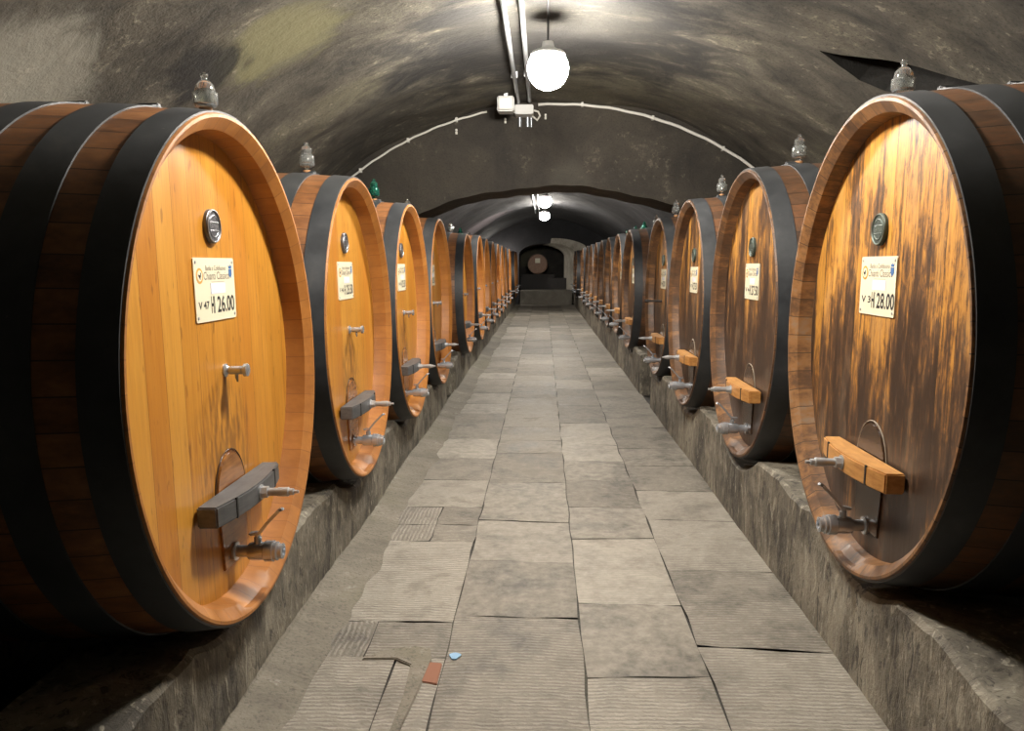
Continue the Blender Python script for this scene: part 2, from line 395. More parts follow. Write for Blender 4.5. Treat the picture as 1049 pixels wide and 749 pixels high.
# end wall with a round-arched niche, pale reveal to the right
def end_wall():
    ax0, ax1, sp, top = -.98, 1.28, 1.95, 2.42
    c = (ax0 + ax1) / 2; hw = (ax1 - ax0) / 2; n = 28
    arch = [(ax1, .0)] + [(c + hw * math.cos(PI * k / n), sp + (top - sp) * math.sin(PI * k / n)) for k in range(n + 1)] + [(ax0, .0)]
    inner = [(x - .42 if x > c else x + .02, z - (.05 if z > sp else 0)) for (x, z) in arch]
    mb = MB(); m = len(arch)
    outer = []
    for (x, z) in arch:
        if z <= 0: outer.append((XR if x > c else XL, 0.0))
        else:
            t = (x - c) / hw
            outer.append((c + t * (XR - c if t > 0 else c - XL), 3.5 if abs(t) < .999 else 1.95))
    vs = [(x, YE, z) for x, z in arch] + [(x, YE, z) for x, z in outer] + [(x, YE + 1.3, z) for x, z in inner]
    fs = []; mi = []
    for i in range(m - 1):
        right = (arch[i][0] + arch[i + 1][0]) / 2 > c + .15
        mb.add([vs[i], vs[i + 1], vs[m + i + 1], vs[m + i]], [(0, 1, 2, 3)], 0)
        if right:                                        # limewashed stone band around the right half of the arch
            q = [Vector(vs[i]), Vector(vs[i + 1]), Vector(vs[m + i + 1]), Vector(vs[m + i])]
            w0, w1 = [min(.8, (.20 + .35 * max(0, 1 - k / 14)) / max(.01, (q[a] - q[b]).length)) for k, a, b in ((i, 3, 0), (i + 1, 2, 1))]
            dv = Vector((0, -.012, 0))
            mb.add([q[0] + dv, q[1] + dv, q[1].lerp(q[2], w1) + dv, q[0].lerp(q[3], w0) + dv], [(0, 1, 2, 3)], 1)
        mb.add([vs[i], vs[2 * m + i], vs[2 * m + i + 1], vs[i + 1]], [(0, 1, 2, 3)], 1 if right else 0)
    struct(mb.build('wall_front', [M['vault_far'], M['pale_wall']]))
    struct(MB().box(-1.6, 1.6, YE + 2.9, YE + 3.1, 0, 3).box(-1.7, -1.0, YE + 1.3, YE + 2.9, 0, 3).box(1.05, 1.7, YE + 1.3, YE + 2.9, 0, 3)
           .box(-1.6, 1.6, YE + 1.3, YE + 2.9, 2.4, 2.6).build('wall_niche', M['wall']))
    struct(MB().box(-.92, 1.12, YE - .75, YE + 2.9, 0, .55).build('trim_2', M['stone'], bevel=.02))
    struct(MB().box(-.95, .98, YE + 1.0, YE + 2.9, .55, 1.02).box(-.9, .45, YE + 1.1, YE + 2.8, 1.02, 1.175).build('trim_3', M['black_timber'], bevel=.01))
end_wall()

# floor: irregular slabs over mortar
def floor():
    mb = MB(); tone = []; groove = []; turn = []
    r = random.Random(11)
    mb.box(XL, XR, Y0, YE + 3, -.10, -.022, 1); tone += [0] * 6; groove += [0] * 6; turn += [0] * 6
    def slab(x0, x1, y0, y1, gr, tn=0, sk=(0, 0)):
        nx, ny = 5, max(3, int((y1 - y0) / .14)); g = .003
        z0 = r.uniform(-.0012, .0012); tx, ty = r.uniform(-.002, .002), r.uniform(-.002, .002)
        idx = {}; vs = []
        for j in range(ny + 1):
            for i in range(nx + 1):
                u, v = i / nx, j / ny
                ya = y0 + sk[0] * (u - .5) + g; yb = y1 + sk[1] * (u - .5) - g
                x = x0 + g + (x1 - x0 - 2 * g) * u; y = ya + (yb - ya) * v
                jit = lambda q: .004 * math.sin(9.1 * q + 2.3 * x0) + .003 * math.sin(31 * q + x0)
                if i in (0, nx): x += jit(y)
                if j in (0, ny): y += jit(x * 1.7 + y0) + r.uniform(-.003, .003)
                edge = i in (0, nx) or j in (0, ny)
                z = z0 + tx * (u - .5) + ty * (v - .5) + r.uniform(-.0012, .0012) - (.004 if edge else 0)
                idx[i, j] = len(vs); vs.append((x, y, z))
        fs = [(idx[i, j], idx[i + 1, j], idx[i + 1, j + 1], idx[i, j + 1]) for j in range(ny) for i in range(nx)]
        mb.add(vs, fs, 0)
        tv = r.random()
        for _ in fs: tone.append(tv); groove.append(gr); turn.append(tn)
    cols = {(-1.02, -.40): [1.2, 1.9, 2.45, 2.62], (-.40, .167): [1.0, 1.75, 2.35, 3.44, 4.13, 4.80, 5.68, 6.6, 7.1, 7.7, 8.6, 9.4],
            (.167, .655): [.8, 1.6, 2.93, 3.6, 4.5, 5.1, 5.75, 6.35, 6.95, 7.9, 8.9, 9.6], (.655, 1.22): [1.1, 2.1, 3.17, 4.02, 4.85, 5.5, 6.2, 6.8, 7.7, 8.5, 9.5]}
    for (x0, x1), ys in cols.items():
        ys = list(ys)
        if x0 > -1:
            while ys[-1] < YE - .8: ys.append(ys[-1] + r.choice((.52, .66, .8, .9)))
            sk = [r.uniform(-.05, .05) for _ in ys]
            for k, (a, b) in enumerate(zip(ys, ys[1:])): slab(x0, x1, a, b, r.choice((1, 1, .4, 0)) if a > 2.8 else 1, 0, (sk[k], sk[k + 1]))
        else:
            # broken left column: patches of old carved stone and cement
            rows = [(1.2, 2.42, [(x0, -.62), (-.62, -.40)]), (2.42, 3.05, [(-.92, -.60), (-.60, -.40)]), (3.05, 3.38, [(-.97, -.74), (-.74, -.40)]), (3.38, 3.98, [(-.97, -.40)]), (3.98, 4.42, [(-.97, -.40)]),
                    (4.42, 4.72, [(-1.0, -.66), (-.66, -.40)]), (4.72, 5.08, [(-1.0, -.66), (-.66, -.40)]), (5.08, 5.75, [(-1.0, -.4)]), (5.75, 6.4, [(-.95, -.4)])]
            for a, b, parts in rows:
                for k, (p, q) in enumerate(parts): slab(p, q, a, b, 1, 1 if (len(parts) == 2 and k == 0 and 3 < a < 5) else 0, (r.uniform(-.012, .012), r.uniform(-.012, .012)))
            y = 6.4
            while y < YE - .8:
                d = r.choice((.5, .62, .75, .9)); slab(r.uniform(-1.0, -.93), -.4, y, y + d, r.choice((1, .5, 0)), 0, (0, 0)); y += d
    o = mb.build('floor', [M['floor'], M['mortar']], smooth=.9)
    me = o.data
    for nm, data in (('slab_tone', tone), ('slab_groove', groove), ('slab_turn', turn)):
        at = me.attributes.new(nm, 'FLOAT', 'FACE')
        for i, v in enumerate(data[:len(me.polygons)]): at.data[i].value = v
    struct(o)
    # cement fillet along the foot of the left curb
    mb = MB(); vs = []; fs = []; n = 240; rr = random.Random(3)
    for i in range(n + 1):
        y = Y0 + (YE - .8 - Y0) * i / n; w = .20 + .02 * math.sin(2.1 * y) + rr.uniform(-.015, .015)
        vs += [(-1.10, y, .05), (-1.085, y, .035 + rr.uniform(-.006, .006)), (-1.085 + w * .55, y, .012 + rr.uniform(-.003, .003)), (-1.085 + w, y, -.003), (-1.10, y, -.02)]
    for i in range(n):
        for k in range(5): a, b = 5 * i + k, 5 * i + (k + 1) % 5; fs.append((a, b, b + 5, a + 5))
    struct(mb.add(vs, fs).build('trim_4', M['fillet'], smooth=.6))
    # patch of pale cement and a piece of brick let into the floor
    mb = MB()
    mb.prism([(-.74, 3.02), (-.66, 3.10), (-.55, 3.14), (-.47, 3.12), (-.45, 3.02), (-.47, 2.75), (-.50, 2.45), (-.53, 2.45), (-.52, 2.75), (-.53, 2.98), (-.60, 3.03)], 'z', -.01, .006)
    struct(mb.build('trim_5', M['fillet'], bevel=.004))
    struct(MB().prism([(-.49, 2.86), (-.405, 2.84), (-.405, 3.0), (-.47, 3.01)], 'z', -.01, .004).build('trim_6', simple('worn_red_brick', (.24, .105, .062), .85), bevel=.003))
floor()
tag(MB().prism([(-.36 + .022 * math.cos(a) * (1 + .3 * math.sin(3 * a)), 3.06 + .028 * math.sin(a)) for a in [2 * PI * k / 12 for k in range(12)]], 'z', -.001, .004)
    .build('paper_scrap', simple('pale_blue_paper', (.25, .42, .62), .8)), 'tiny pale blue scrap lying on the floor slabs near the brick patch', 'scrap')

# ------------------------------------------------------------------ cask geometry
W0, H0, LEN, BUL = .802, .845, 1.5, .045
EA, ED = .052, .115                              # chime thickness, head recess
def bul(s): return BUL * (1 - ((s - LEN / 2) / (LEN / 2))**2)
NSEG = 112
def ring(s, off, n=NSEG):
    return [(-s, (W0 + off) * math.sin(2 * PI * k / n), H0 + (H0 + off) * math.cos(2 * PI * k / n)) for k in range(n)]
def cask_staves(ED, notch=True):
    ss = [0.0, .012] + [LEN * k / 24 for k in range(1, 24)] + [LEN - .012, LEN]
    prof = [(ED + .02, -EA - .012, 1), (ED - .03, -EA, 1), (.030, -EA + .002, 1), (.006, -.022, 1), (0, -.014, 1)]
    prof += [(s, bul(s) - (.004 if s in (0.0, LEN) else 0), 0 if 0 < s < LEN else 1) for s in ss]
    prof += [(LEN, -.014, 1), (LEN - .03, -EA, 1), (LEN - ED - .02, -EA - .01, 1)]
    mb = MB(); vs = []; n = NSEG
    for (s, o, m) in prof:
        rg = ring(s, o)
        if notch and s <= .05 and o < -.04:      # drain notch cut through the chime at the lowest point
            cut = ring(s, -.022)
            rg = [cut[k] if abs(k - n / 2) < 2.5 else rg[k] for k in range(n)]
        vs += rg
    for i in range(len(prof) - 1):
        fs = [(i * n + k, i * n + (k + 1) % n, (i + 1) * n + (k + 1) % n, (i + 1) * n + k) for k in range(n)]
        o = len(mb.v)
        mb.f += fs; mb.mi += [1 if (prof[i][2] and prof[i + 1][2]) or (prof[i + 1][0] <= .012 and i < 6) else 0] * n
    mb.v = vs
    return mb
def hoop_mb(s0, s1):
    mb = MB(); t = .0055
    prof = [(s0, bul(s0) - .002), (s0, bul(s0) + t)] + [(s0 + (s1 - s0) * k / 3, bul(s0 + (s1 - s0) * k / 3) + t) for k in (1, 2, 3)] + [(s1, bul(s1) - .002)]
    vs = []; n = NSEG
    for s, o in prof: vs += ring(s, o)
    m = len(prof)
    fs = [(i * n + k, i * n + (k + 1) % n, ((i + 1) % m) * n + (k + 1) % n, ((i + 1) % m) * n + k) for i in range(m) for k in range(n)]
    return mb.add(vs, fs)
def disc(s, off, thick):
    n = NSEG; a = ring(s, off); b = ring(s + thick, off)
    return MB().add(a + b, [list(range(n)), list(range(n, 2 * n))[::-1]] + [(k, (k + 1) % n, n + (k + 1) % n, n + k) for k in range(n)])
HX = -ED                                          # head surface

MAIN_HOOPS = ((.008, .110), (.218, .335), (.465, .575))
def make_cask(old):
    root = empty('oak_cask'); hd, st, rim = (M['head_old'], M['stave_old'], M['rim_old']) if old else (M['head_new'], M['stave_new'], M['rim_new'])
    ED = .09 if old else .11; HX = -ED
    cask_staves(ED).build('staves', [st, rim], root, smooth=.5)
    disc(ED, -EA + .003, .03).build('head', hd, root)
    disc(LEN - ED - .03, -EA + .003, .03).build('back_head', hd, root)
    for (a, b) in MAIN_HOOPS + tuple((LEN - b, LEN - a) for a, b in MAIN_HOOPS):
        h = hoop_mb(a, b).build('hoop', M['hoop'], root, smooth=.5)
        if .2 < a < LEN / 2:                      # riveted lap of the hoop on top
            s = (a + b) / 2; zt = 2 * H0 + bul(s)
            MB().prism([(-.052, zt - .004), (.052, zt - .004), (.045, zt + .010), (.015, zt + .013), (.01, zt + .021), (-.01, zt + .021), (-.015, zt + .013), (-.045, zt + .010)], 'x', -s - .035, -s + .035).build('lap_joint', M['hoop'], h, bevel=.003)
    oy = 0.0 if old else .055
    # arched hatch at the foot of the head
    hb, hs, ht, hw = .142, .40, .545, .125
    poly = [(oy - hw * .82, hb), (oy + hw * .82, hb), (oy + hw, hs)] + [(oy + hw * math.cos(PI * k / 14), hs + (ht - hs) * math.sin(PI * k / 14)) for k in range(1, 14)] + [(oy - hw, hs)]
    hatch = MB().prism(poly, 'x', HX - .01, HX + .008).build('hatch', M['hatch_old' if old else 'hatch_new'], root, bevel=.003)
    MB().tube([(HX + .002, oy + hw * 1.07 * math.cos(PI * k / 16), hs + (ht - hs) * 1.06 * math.sin(PI * k / 16)) for k in range(17)], .0028, 8).build('hatch_bead', M['lit_groove'] if old else M['hatch_old'], hatch, smooth=1)
    # clamp bar, bowed outward, with a saw slit near either end
    zb0, zb1 = .362, .432
    def bow(y): return .112 - .036 * (abs(y) / .30)**2
    ys = [-.30 + .6 * k / 16 for k in range(17)]
    plan = [(HX + .008, oy - .30)] + [(HX + bow(y), oy + y) for y in ys] + [(HX + .008, oy + .30)]
    bar = MB().prism(plan, 'z', zb0, zb1).build('clamp_bar', M['bar_orange' if old else 'bar_grey'], root, bevel=.005)
    if old: bar['label'] = 'pale orange oak clamp bar'
    else: bar['label'] = 'grey painted clamp bar'
    for y in (-.185, .185): MB().box(HX + bow(y) - .004, HX + bow(y) + .0015, oy + y - .006, oy + y + .006, zb0 + .001, zb1 + .001).build('saw_slit', M['slit'], bar)
    bx = HX + bow(0); bz = (zb0 + zb1) / 2
    b = MB().lathe([(bx - .01, .027), (bx + .004, .027), (bx + .004, .0)], 'x', (0, oy, bz), 24)
    b.lathe([(bx + .004, .0215), (bx + .026, .0215), (bx + .028, .018)], 'x', (0, oy, bz), 6)
    b.lathe([(bx + .02, .0145), (bx + .060, .0145), (bx + .064, .0165), (bx + .10, .0165), (bx + .104, .012), (bx + .118, .012), (bx + .121, .006), (bx + .137, .006)], 'x', (0, oy, bz), 20)
    b.build('bolt', M['steel_dull'], bar, smooth=.6)
    # ball valve
    vy, vz = oy + (-.015 if not old else 0), .183 if not old else .158
    v = MB().lathe([(HX + .004, .034), (HX + .016, .034), (HX + .018, .022), (HX + .06, .022), (HX + .062, .030), (HX + .075, .033), (HX + .118, .033), (HX + .122, .038), (HX + .152, .038), (HX + .154, .034), (HX + .166, .034), (HX + .170, .028), (HX + .185, .028), (HX + .188, .017), (HX + .180, .016)], 'x', (0, vy, vz), 28)
    v.lathe([(vz + .025, .014), (vz + .052, .014), (vz + .054, .010), (vz + .066, .010)], 'z', (HX + .095, vy, 0), 16)
    val = v.build('ball_valve', M['steel'], root, smooth=.6)
    lx, lz = HX + .085, vz + .060
    lv = MB(); pts = [(lx - .012, lz), (lx + .022, lz + .004), (lx + .052, lz + .040), (lx + .100, lz + .088), (lx + .112, lz + .092)]
    vs = []
    for (px, pz), hw2 in zip(pts, (.014, .015, .012, .014, .010)):
        vs += [(px, vy - hw2, pz), (px, vy + hw2, pz), (px - .008, vy + hw2, pz + .008), (px - .008, vy - hw2, pz + .008)]
    fs = [(0, 1, 2, 3), (16, 19, 18, 17)] + [(4 * i + k, 4 * i + (k + 1) % 4, 4 * i + 4 + (k + 1) % 4, 4 * i + 4 + k) for i in range(4) for k in range(4)]
    lv.add(vs, fs).lathe([(lz - .004, .011), (lz + .012, .011), (lz + .012, 0)], 'z', (HX + .095, vy, 0), 6).build('lever', M['steel'], val, bevel=.0012)
    # tasting tap
    if not old:
        ty, tz = .075, .835
        t = MB().lathe([(HX, .024), (HX + .006, .024), (HX + .009, .017), (HX + .014, .012), (HX + .02, .0155), (HX + .062, .0155), (HX + .063, .011), (HX + .070, .011), (HX + .071, .023), (HX + .083, .023), (HX + .085, .019)], 'x', (0, ty, tz), 20)
        tap = t.build('tasting_tap', M['steel'], root, smooth=.6)
        MB().tube([(HX + .042, ty, tz - .008), (HX + .042, ty, tz - .026), (HX + .044, ty, tz - .042)], [.007, .006, .003], 10).build('spout', M['steel'], tap, smooth=.8)
    # maker's medallion
    mz = 1.335 if not old else 1.248; my = -.04 if old else .03
    pm, pr = ('verdigris', 'verdigris_pale') if old else ('pewter', 'pewter_pale')
    md = MB().lathe([(HX - .002, .058), (HX + .012, .058), (HX + .016, .053), (HX + .0135, .050), (HX + .0135, .040), (HX + .0145, .039), (HX + .0145, .0)], 'x', (0, my, mz), 40).build('medallion', M[pm], root, smooth=.5)
    rl = MB().tube([(HX + .0155, my + .054 * math.cos(2 * PI * k / 40), mz + .054 * math.sin(2 * PI * k / 40)) for k in range(41)], .0024, 6)
    tm = text_mesh([('GAMBA', my - .033, mz - .009, .021, .066)], HX + .0155)
    rl.add(tm.v, tm.f)
    for sgn in (1, -1):
        rl.tube([(HX + .0145, my + .036 * math.cos(a), mz + sgn * .036 * math.sin(a)) for a in [PI * (.2 + .6 * k / 12) for k in range(13)]], .0018, 6)
        rl.tube([(HX + .0145, my - .036, mz + sgn * .014), (HX + .0145, my + .036, mz + sgn * .014)], .0014, 6)
    rl.build('relief', M[pr], md, smooth=1)
    return root

def plate(root, vno, hl, old):
    """cream capacity plate with its printing, screwed to the head"""
    w, h = (.335 if not old else .31), .213;  zc = 1.122 if not old else 1.045; HX = -.09 if old else -.11; x = HX + .0045
    r = .008; pts = []
    for (cx, cy, a0) in ((w / 2 - r, h / 2 - r, 0), (-w / 2 + r, h / 2 - r, PI / 2), (-w / 2 + r, -h / 2 + r, PI), (w / 2 - r, -h / 2 + r, 1.5 * PI)):
        for k in range(5): a = a0 + PI / 2 * k / 4; pts.append((cx + r * math.cos(a), zc + cy + r * math.sin(a)))
    p = MB().prism([(a + (.035 if not old else -.04), b) for a, b in pts], 'x', HX - .001, x).build('capacity_plate', M['cream'], root)
    Z = lambda f: zc - h / 2 + h * f
    py = .035 if not old else -.04
    Y = lambda f: py - w / 2 + w * f
    num = [(vno, Y(.06), Z(.20), .026, .085), ('Hl', Y(.36), Z(.12), .058, .030), (hl, Y(.51), Z(.12), .058, .150)]
    tm = text_mesh(num, x + .0006, .022); tm.build('number_lettering', M['black'], p)
    tm = text_mesh([('Badia a Coltibuono', Y(.27), Z(.80), .017, .17), ('Chianti Classico', Y(.22), Z(.655), .027, .215)], x + .0006)
    tm.box(x, x + .0005, Y(.40), Y(.72), Z(.615), Z(.621)).build('lettering', M['grey_print'], p)
    sy, sz = Y(.125), Z(.72)
    sl = MB().lathe([(x - .001, .026), (x + .0008, .026), (x + .0008, 0)], 'x', (0, sy, sz), 28, 0)
    sl.lathe([(x, .018), (x + .0014, .018), (x + .0014, 0)], 'x', (0, sy, sz), 24, 1)
    # small cockerel silhouette
    ck = [(-.010, -.002), (-.006, .004), (-.002, .002), (.002, .003), (.004, .010), (.007, .011), (.009, .007), (.007, .004), (.006, -.003), (.002, -.007), (.003, -.012), (-.001, -.012), (-.002, -.007), (-.007, -.005), (-.011, .004), (-.013, .006)]
    sl.prism([(sy + a, sz + b) for a, b in ck], 'x', x + .001, x + .0022, 2)
    sl.build('seal', [M['ring'], M['cream'], M['black']], p)
    cy, cz = Y(.895), Z(.77)
    MB().prism([(cy - .014, cz + .010), (cy - .014, cz - .009), (cy, cz - .022), (cy + .014, cz - .009), (cy + .014, cz + .010)], 'x', x, x + .001).prism(
        [(cy - .011, cz + .012), (cy + .011, cz + .012), (cy + .014, cz + .024), (cy + .004, cz + .018), (cy, cz + .027), (cy - .004, cz + .018), (cy - .014, cz + .024)], 'x', x, x + .001).build('crest', M['blue'], p)
    MB().box(x, x + .0012, Y(.37), Y(.74), Z(.43), Z(.60)).build('paper_sticker', M['paper'], p)
    sc = MB()
    for a in (.045, .955):
        for b in (.07, .93): sc.lathe([(x - .001, .006), (x + .002, .005), (x + .0025, 0)], 'x', (0, Y(a), Z(b)), 12)
    sc.build('screws', M['steel_dull'], p, smooth=.8)
    return p

def airlock(root_name, kind):
    """glass fermentation lock: jar on a stem, inner bell with a knob, seated in a bung"""
    root = empty(root_name)
    if kind == 'bell':
        MB().lathe([(0, .017), (.006, .021), (.012, .021), (.012, 0)], 'z', n=20).build('bung', M['cork'], root, smooth=.6)
        MB().lathe([(.012, .012), (.016, .034), (.024, .040), (.060, .040), (.060, .0365), (.026, .036), (.020, .030), (.018, .008)], 'z', n=28).build('jar', M['glass'], root, smooth=.7)
        MB().lathe([(.026, .033), (.062, .034), (.084, .030), (.098, .018), (.103, .010), (.108, .009), (.114, .013), (.122, .012), (.127, 0)], 'z', n=28).build('bell', M['glass'], root, smooth=.7)
    else:
        g = M['glass'] if kind == 'clear' else M['glass_green']
        MB().lathe([(0, .017), (.008, .022), (.016, .022), (.016, 0)], 'z', n=20).build('bung', M['cork'], root, smooth=.6)
        MB().lathe([(.014, .009), (.030, .010), (.034, .030), (.042, .043), (.088, .043), (.102, .036), (.104, .030), (.102, .030), (.086, .0395), (.044, .039), (.037, .028), (.034, .006)], 'z', n=28).build('jar', g, root, smooth=.7)
        MB().lathe([(.060, .026), (.106, .027), (.128, .030), (.140, .026), (.148, .014), (.152, .009), (.158, .013), (.166, .012), (.171, 0)], 'z', n=28).build('bell', g, root, smooth=.7)
    return root

# ------------------------------------------------------------------ casks in place
proto_new, proto_old = make_cask(False), make_cask(True)
ZL, ZR = 1.2226, 1.2715
A_L, A_R, RAKE_L, RAKE_R = 1.0, 1.154, .0168, .0092
#           y      da     dw     dz     dh
left = [(2.68, .011, .003, .016, .023), (4.49, .008, .004, .011, .014), (6.25, 0, 0, .002, .007), (8.03, .005, -.002, -.006, .002),
        (10.77, -.01, .002, -.023, -.028), (12.55, -.037, -.002, 0, -.014), (14.29, -.02, 0, 0, -.01), (16.04, -.02, 0, 0, -.01), (17.79, -.02, 0, 0, -.01),
        (19.54, -.02, 0, 0, -.01), (21.45, -.02, 0, 0, -.01), (23.75, -.02, 0, 0, -.01), (28.45, -.02, 0, 0, -.01), (30.25, -.02, 0, 0, -.01)]
right = [(3.01, .009, .011, .035, .048), (4.83, .011, -.008, .017, .027), (6.59, -.008, -.01, -.003, .009), (8.02 + .31, .003, .004, -.022, -.021),
         (10.95, -.01, 0, -.028, -.023), (12.68, -.005, -.001, .002, -.046), (14.37, -.01, -.01, -.01, -.03), (16.06, -.01, -.01, -.01, -.03), (17.75, -.01, -.01, -.01, -.03),
         (19.55, -.01, 0, -.01, -.03), (21.3, -.01, 0, -.01, -.03), (23.75, -.01, 0, -.01, -.03), (28.3, -.01, 0, -.01, -.03), (30.1, -.01, 0, -.01, -.03)]
ORD = ['first', 'second', 'third', 'fourth', 'fifth', 'sixth', 'seventh', 'eighth', 'ninth', 'tenth', 'eleventh', 'twelfth', 'thirteenth', 'fourteenth']
plates_L = [('V 47', '26.00'), ('V 46', '25.50'), ('V 45', '25.50'), ('V 44', '25.50')]
plates_R = [('V 3', '28.00'), ('V 4', '27.50'), ('V 5', '27.50'), ('V 6', '27.50')]
lab_L = ['golden plank-headed oval cask nearest on the left, its plate reading 26.00',
         'golden cask second along the left row, plate reading 25.50 above a grey clamp bar',
         'golden cask third along the left row, a green glass airlock on its top',
         'golden cask fourth along the left row, last one before the dark ceiling arch']
lab_R = ['weathered brown oval cask nearest on the right, its plate reading 28.00',
         'weathered brown cask second along the right row, its plate reading 27.50',
         'dark brown cask third along the right row, between two clear airlock-topped casks',
         'dark brown cask fourth along the right row, last one before the dark ceiling arch']
for k in range(4, 14):
    lab_L.append('honey-headed oval cask, %s along the left row, beyond the ceiling arch' % ORD[k])
    lab_R.append('dark weathered oval cask, %s along the right row, beyond the ceiling arch' % ORD[k])
lab_L[13] = 'last and farthest honey-headed oval cask of the left row, beside the end wall'
lab_R[13] = 'last and farthest dark oval cask of the right row, beside the pale end arch'
casks = {}
for side, rows, proto, a0, zc0, rake in ((-1, left, proto_new, A_L, ZL, RAKE_L), (1, right, proto_old, A_R, ZR, RAKE_R)):
    for i, (y, da, dw, dz, dh) in enumerate(rows):
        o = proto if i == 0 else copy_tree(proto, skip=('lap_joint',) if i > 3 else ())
        h = .8294 + dh; w = .8023 + dw; z0 = zc0 + dz - h
        o.location = (side * (a0 + da), y, z0)
        o.rotation_euler = (0, -rake, 0 if side < 0 else PI)
        o.scale = (1, w / W0, h / H0)
        tag(o, (lab_L if side < 0 else lab_R)[i], 'cask', 'golden casks of the left row' if side < 0 else 'weathered casks of the right row')
        casks[side, i] = (o, y, w, h, z0, a0 + da)
pl = None
for side, pls in ((-1, plates_L), (1, plates_R)):
    for i in range(len(left if side < 0 else right)):
        o = casks[side, i][0]
        if i < 4: pl = plate(o, *pls[i], side > 0)
        else: copy_tree(pl, o)
# a dark tap rod on the fourth right-hand cask
c4 = casks[1, 3][0]
MB().lathe([(HX, .022), (HX + .008, .022), (HX + .010, .012), (HX + .16, .012), (HX + .165, .018), (HX + .20, .018), (HX + .205, .010)], 'x', (0, -.12, .80), 16).build('tasting_tap', M['black_timber'], c4, smooth=.6)

# small round cask in the end niche
def end_cask():
    root = empty('oak_cask', (-.24, YE + 1.12, 1.185))
    k = .41 / .802
    for nm, me in (('staves', None), ('head', None)): pass
    for ch in proto_old.children:
        nm = ch.name.split('.')[0]
        if nm in ('staves', 'head', 'back_head', 'hoop'):
            c = ch.copy(); COL.objects.link(c); c.parent = root
            if nm == 'head':
                c.data = ch.data.copy(); c.data.materials[0] = mat_wood('ruddy_cask_wood', (.16, .075, .04), (.34, .19, .11), .5)
            if nm == 'staves':
                c.data = ch.data.copy(); c.data.materials[1] = mat_wood('pale_cask_chime', (.20, .11, .06), (.36, .21, .13), .5)
    MB().box(-.092, -.078, -.20, .20, .93, 1.33).build('paper_notice', M['cream'], root)
    root.rotation_euler = (0, 0, -PI / 2); root.scale = (.8, k, .41 / .845)
    tag(root, 'small round reddish cask facing down the aisle from the dark end niche', 'cask')
end_cask()

# ------------------------------------------------------------------ masonry rails the casks lie on
def rail(name, side, e0, e1, cap, segs):
    """a wall parallel to the aisle whose top is cradled to the casks above it"""
    rows = [casks[side, i] for i in range(14)]; rr = random.Random(int(cap * 100) + side)
    mb = MB()
    for (ya, yb) in segs:
        n = max(4, int((yb - ya) / .05)); cols = []
        for j in range(n + 1):
            y = ya + (yb - ya) * j / n; top = cap - (.05 if y < 3.0 else 0) + .018 * math.sin(3.1 * y) + .01 * math.sin(11 * y + side)
            top += rr.uniform(-.004, .004)
            for (o, yc, w, h, z0, a) in rows:
                off = BUL + .010; t = (y - yc) / (w + off)
                if abs(t) < 1: top = min(top, z0 + h - (h + off) * math.sqrt(1 - t * t) - .012)
            f = .012 * math.sin(2.3 * y) + rr.uniform(-.004, .004)
            cols.append((y, top, f))
        vs = []; fs = []
        for (y, top, f) in cols:
            vs += [(side * (e0 + f * .3), y, -.02), (side * (e0 + f), y, top * .5), (side * (e0 + f + .004), y, top - .018), (side * (e0 + f + .022), y, top), (side * e1, y, top), (side * e1, y, -.02)]
        for j in range(n):
            for k in range(6): p, q = 6 * j + k, 6 * j + (k + 1) % 6; fs.append((p, q, q + 6, p + 6))
        fs += [list(range(6)), [6 * n + k for k in range(6)][::-1]]
        mb.add(vs, fs)
    return struct(mb.build(name, M['curb'], smooth=.6))
rail('trim_7', -1, 1.092, 1.46, .45, [(Y0, 8.86), (9.72, 22.35), (22.85, YE - .8)])
rail('trim_8', 1, 1.20, 1.60, .50, [(Y0, 8.86), (9.72, 22.35), (22.85, YE - .8)])
rail('trim_9', -1, 2.12, 2.42, .45, [(Y0, YE - .1)])
rail('trim_10', 1, 2.28, 2.56, .50, [(Y0, YE - .1)])

# ------------------------------------------------------------------ airlocks on the casks
kinds_L = ['bell', 'clear', 'green', 'clear', 'green', 'clear', 'green', 'clear', 'clear', 'clear']
kinds_R = ['bell', 'clear', 'clear', 'clear', 'clear', 'green', 'green', 'green', 'green']
sL = [.085, .29, .295, .33, .36, .47, .48, .49, .49, .42]; sR = [.115, .32, .28, .19, .37, .42, .48, .5, .52]
protos = {}
word = {'bell': 'squat clear bell-shaped glass airlock', 'clear': 'clear two-tiered glass airlock', 'green': 'green two-tiered glass airlock'}
for side, kinds, ss in ((-1, kinds_L, sL), (1, kinds_R, sR)):
    for i, (k, s) in enumerate(zip(kinds, ss)):
        if k not in protos: o = protos[k] = airlock('glass_airlock', k)
        else: o = copy_tree(protos[k])
        _, y, w, h, z0, a = casks[side, i]
        rk = RAKE_L if side < 0 else RAKE_R
        hoop = .006 if any(p <= s <= q for p, q in MAIN_HOOPS) else 0
        o.location = (side * (a + s + 2 * h * rk), y, z0 + 2 * h + bul(s) + hoop - s * rk + .001)
        which = ORD[i] if i else 'nearest'
        tag(o, '%s on top of the %s cask of the %s row' % (word[k], which, 'left' if side < 0 else 'right'), 'airlock', 'glass airlocks on the casks')

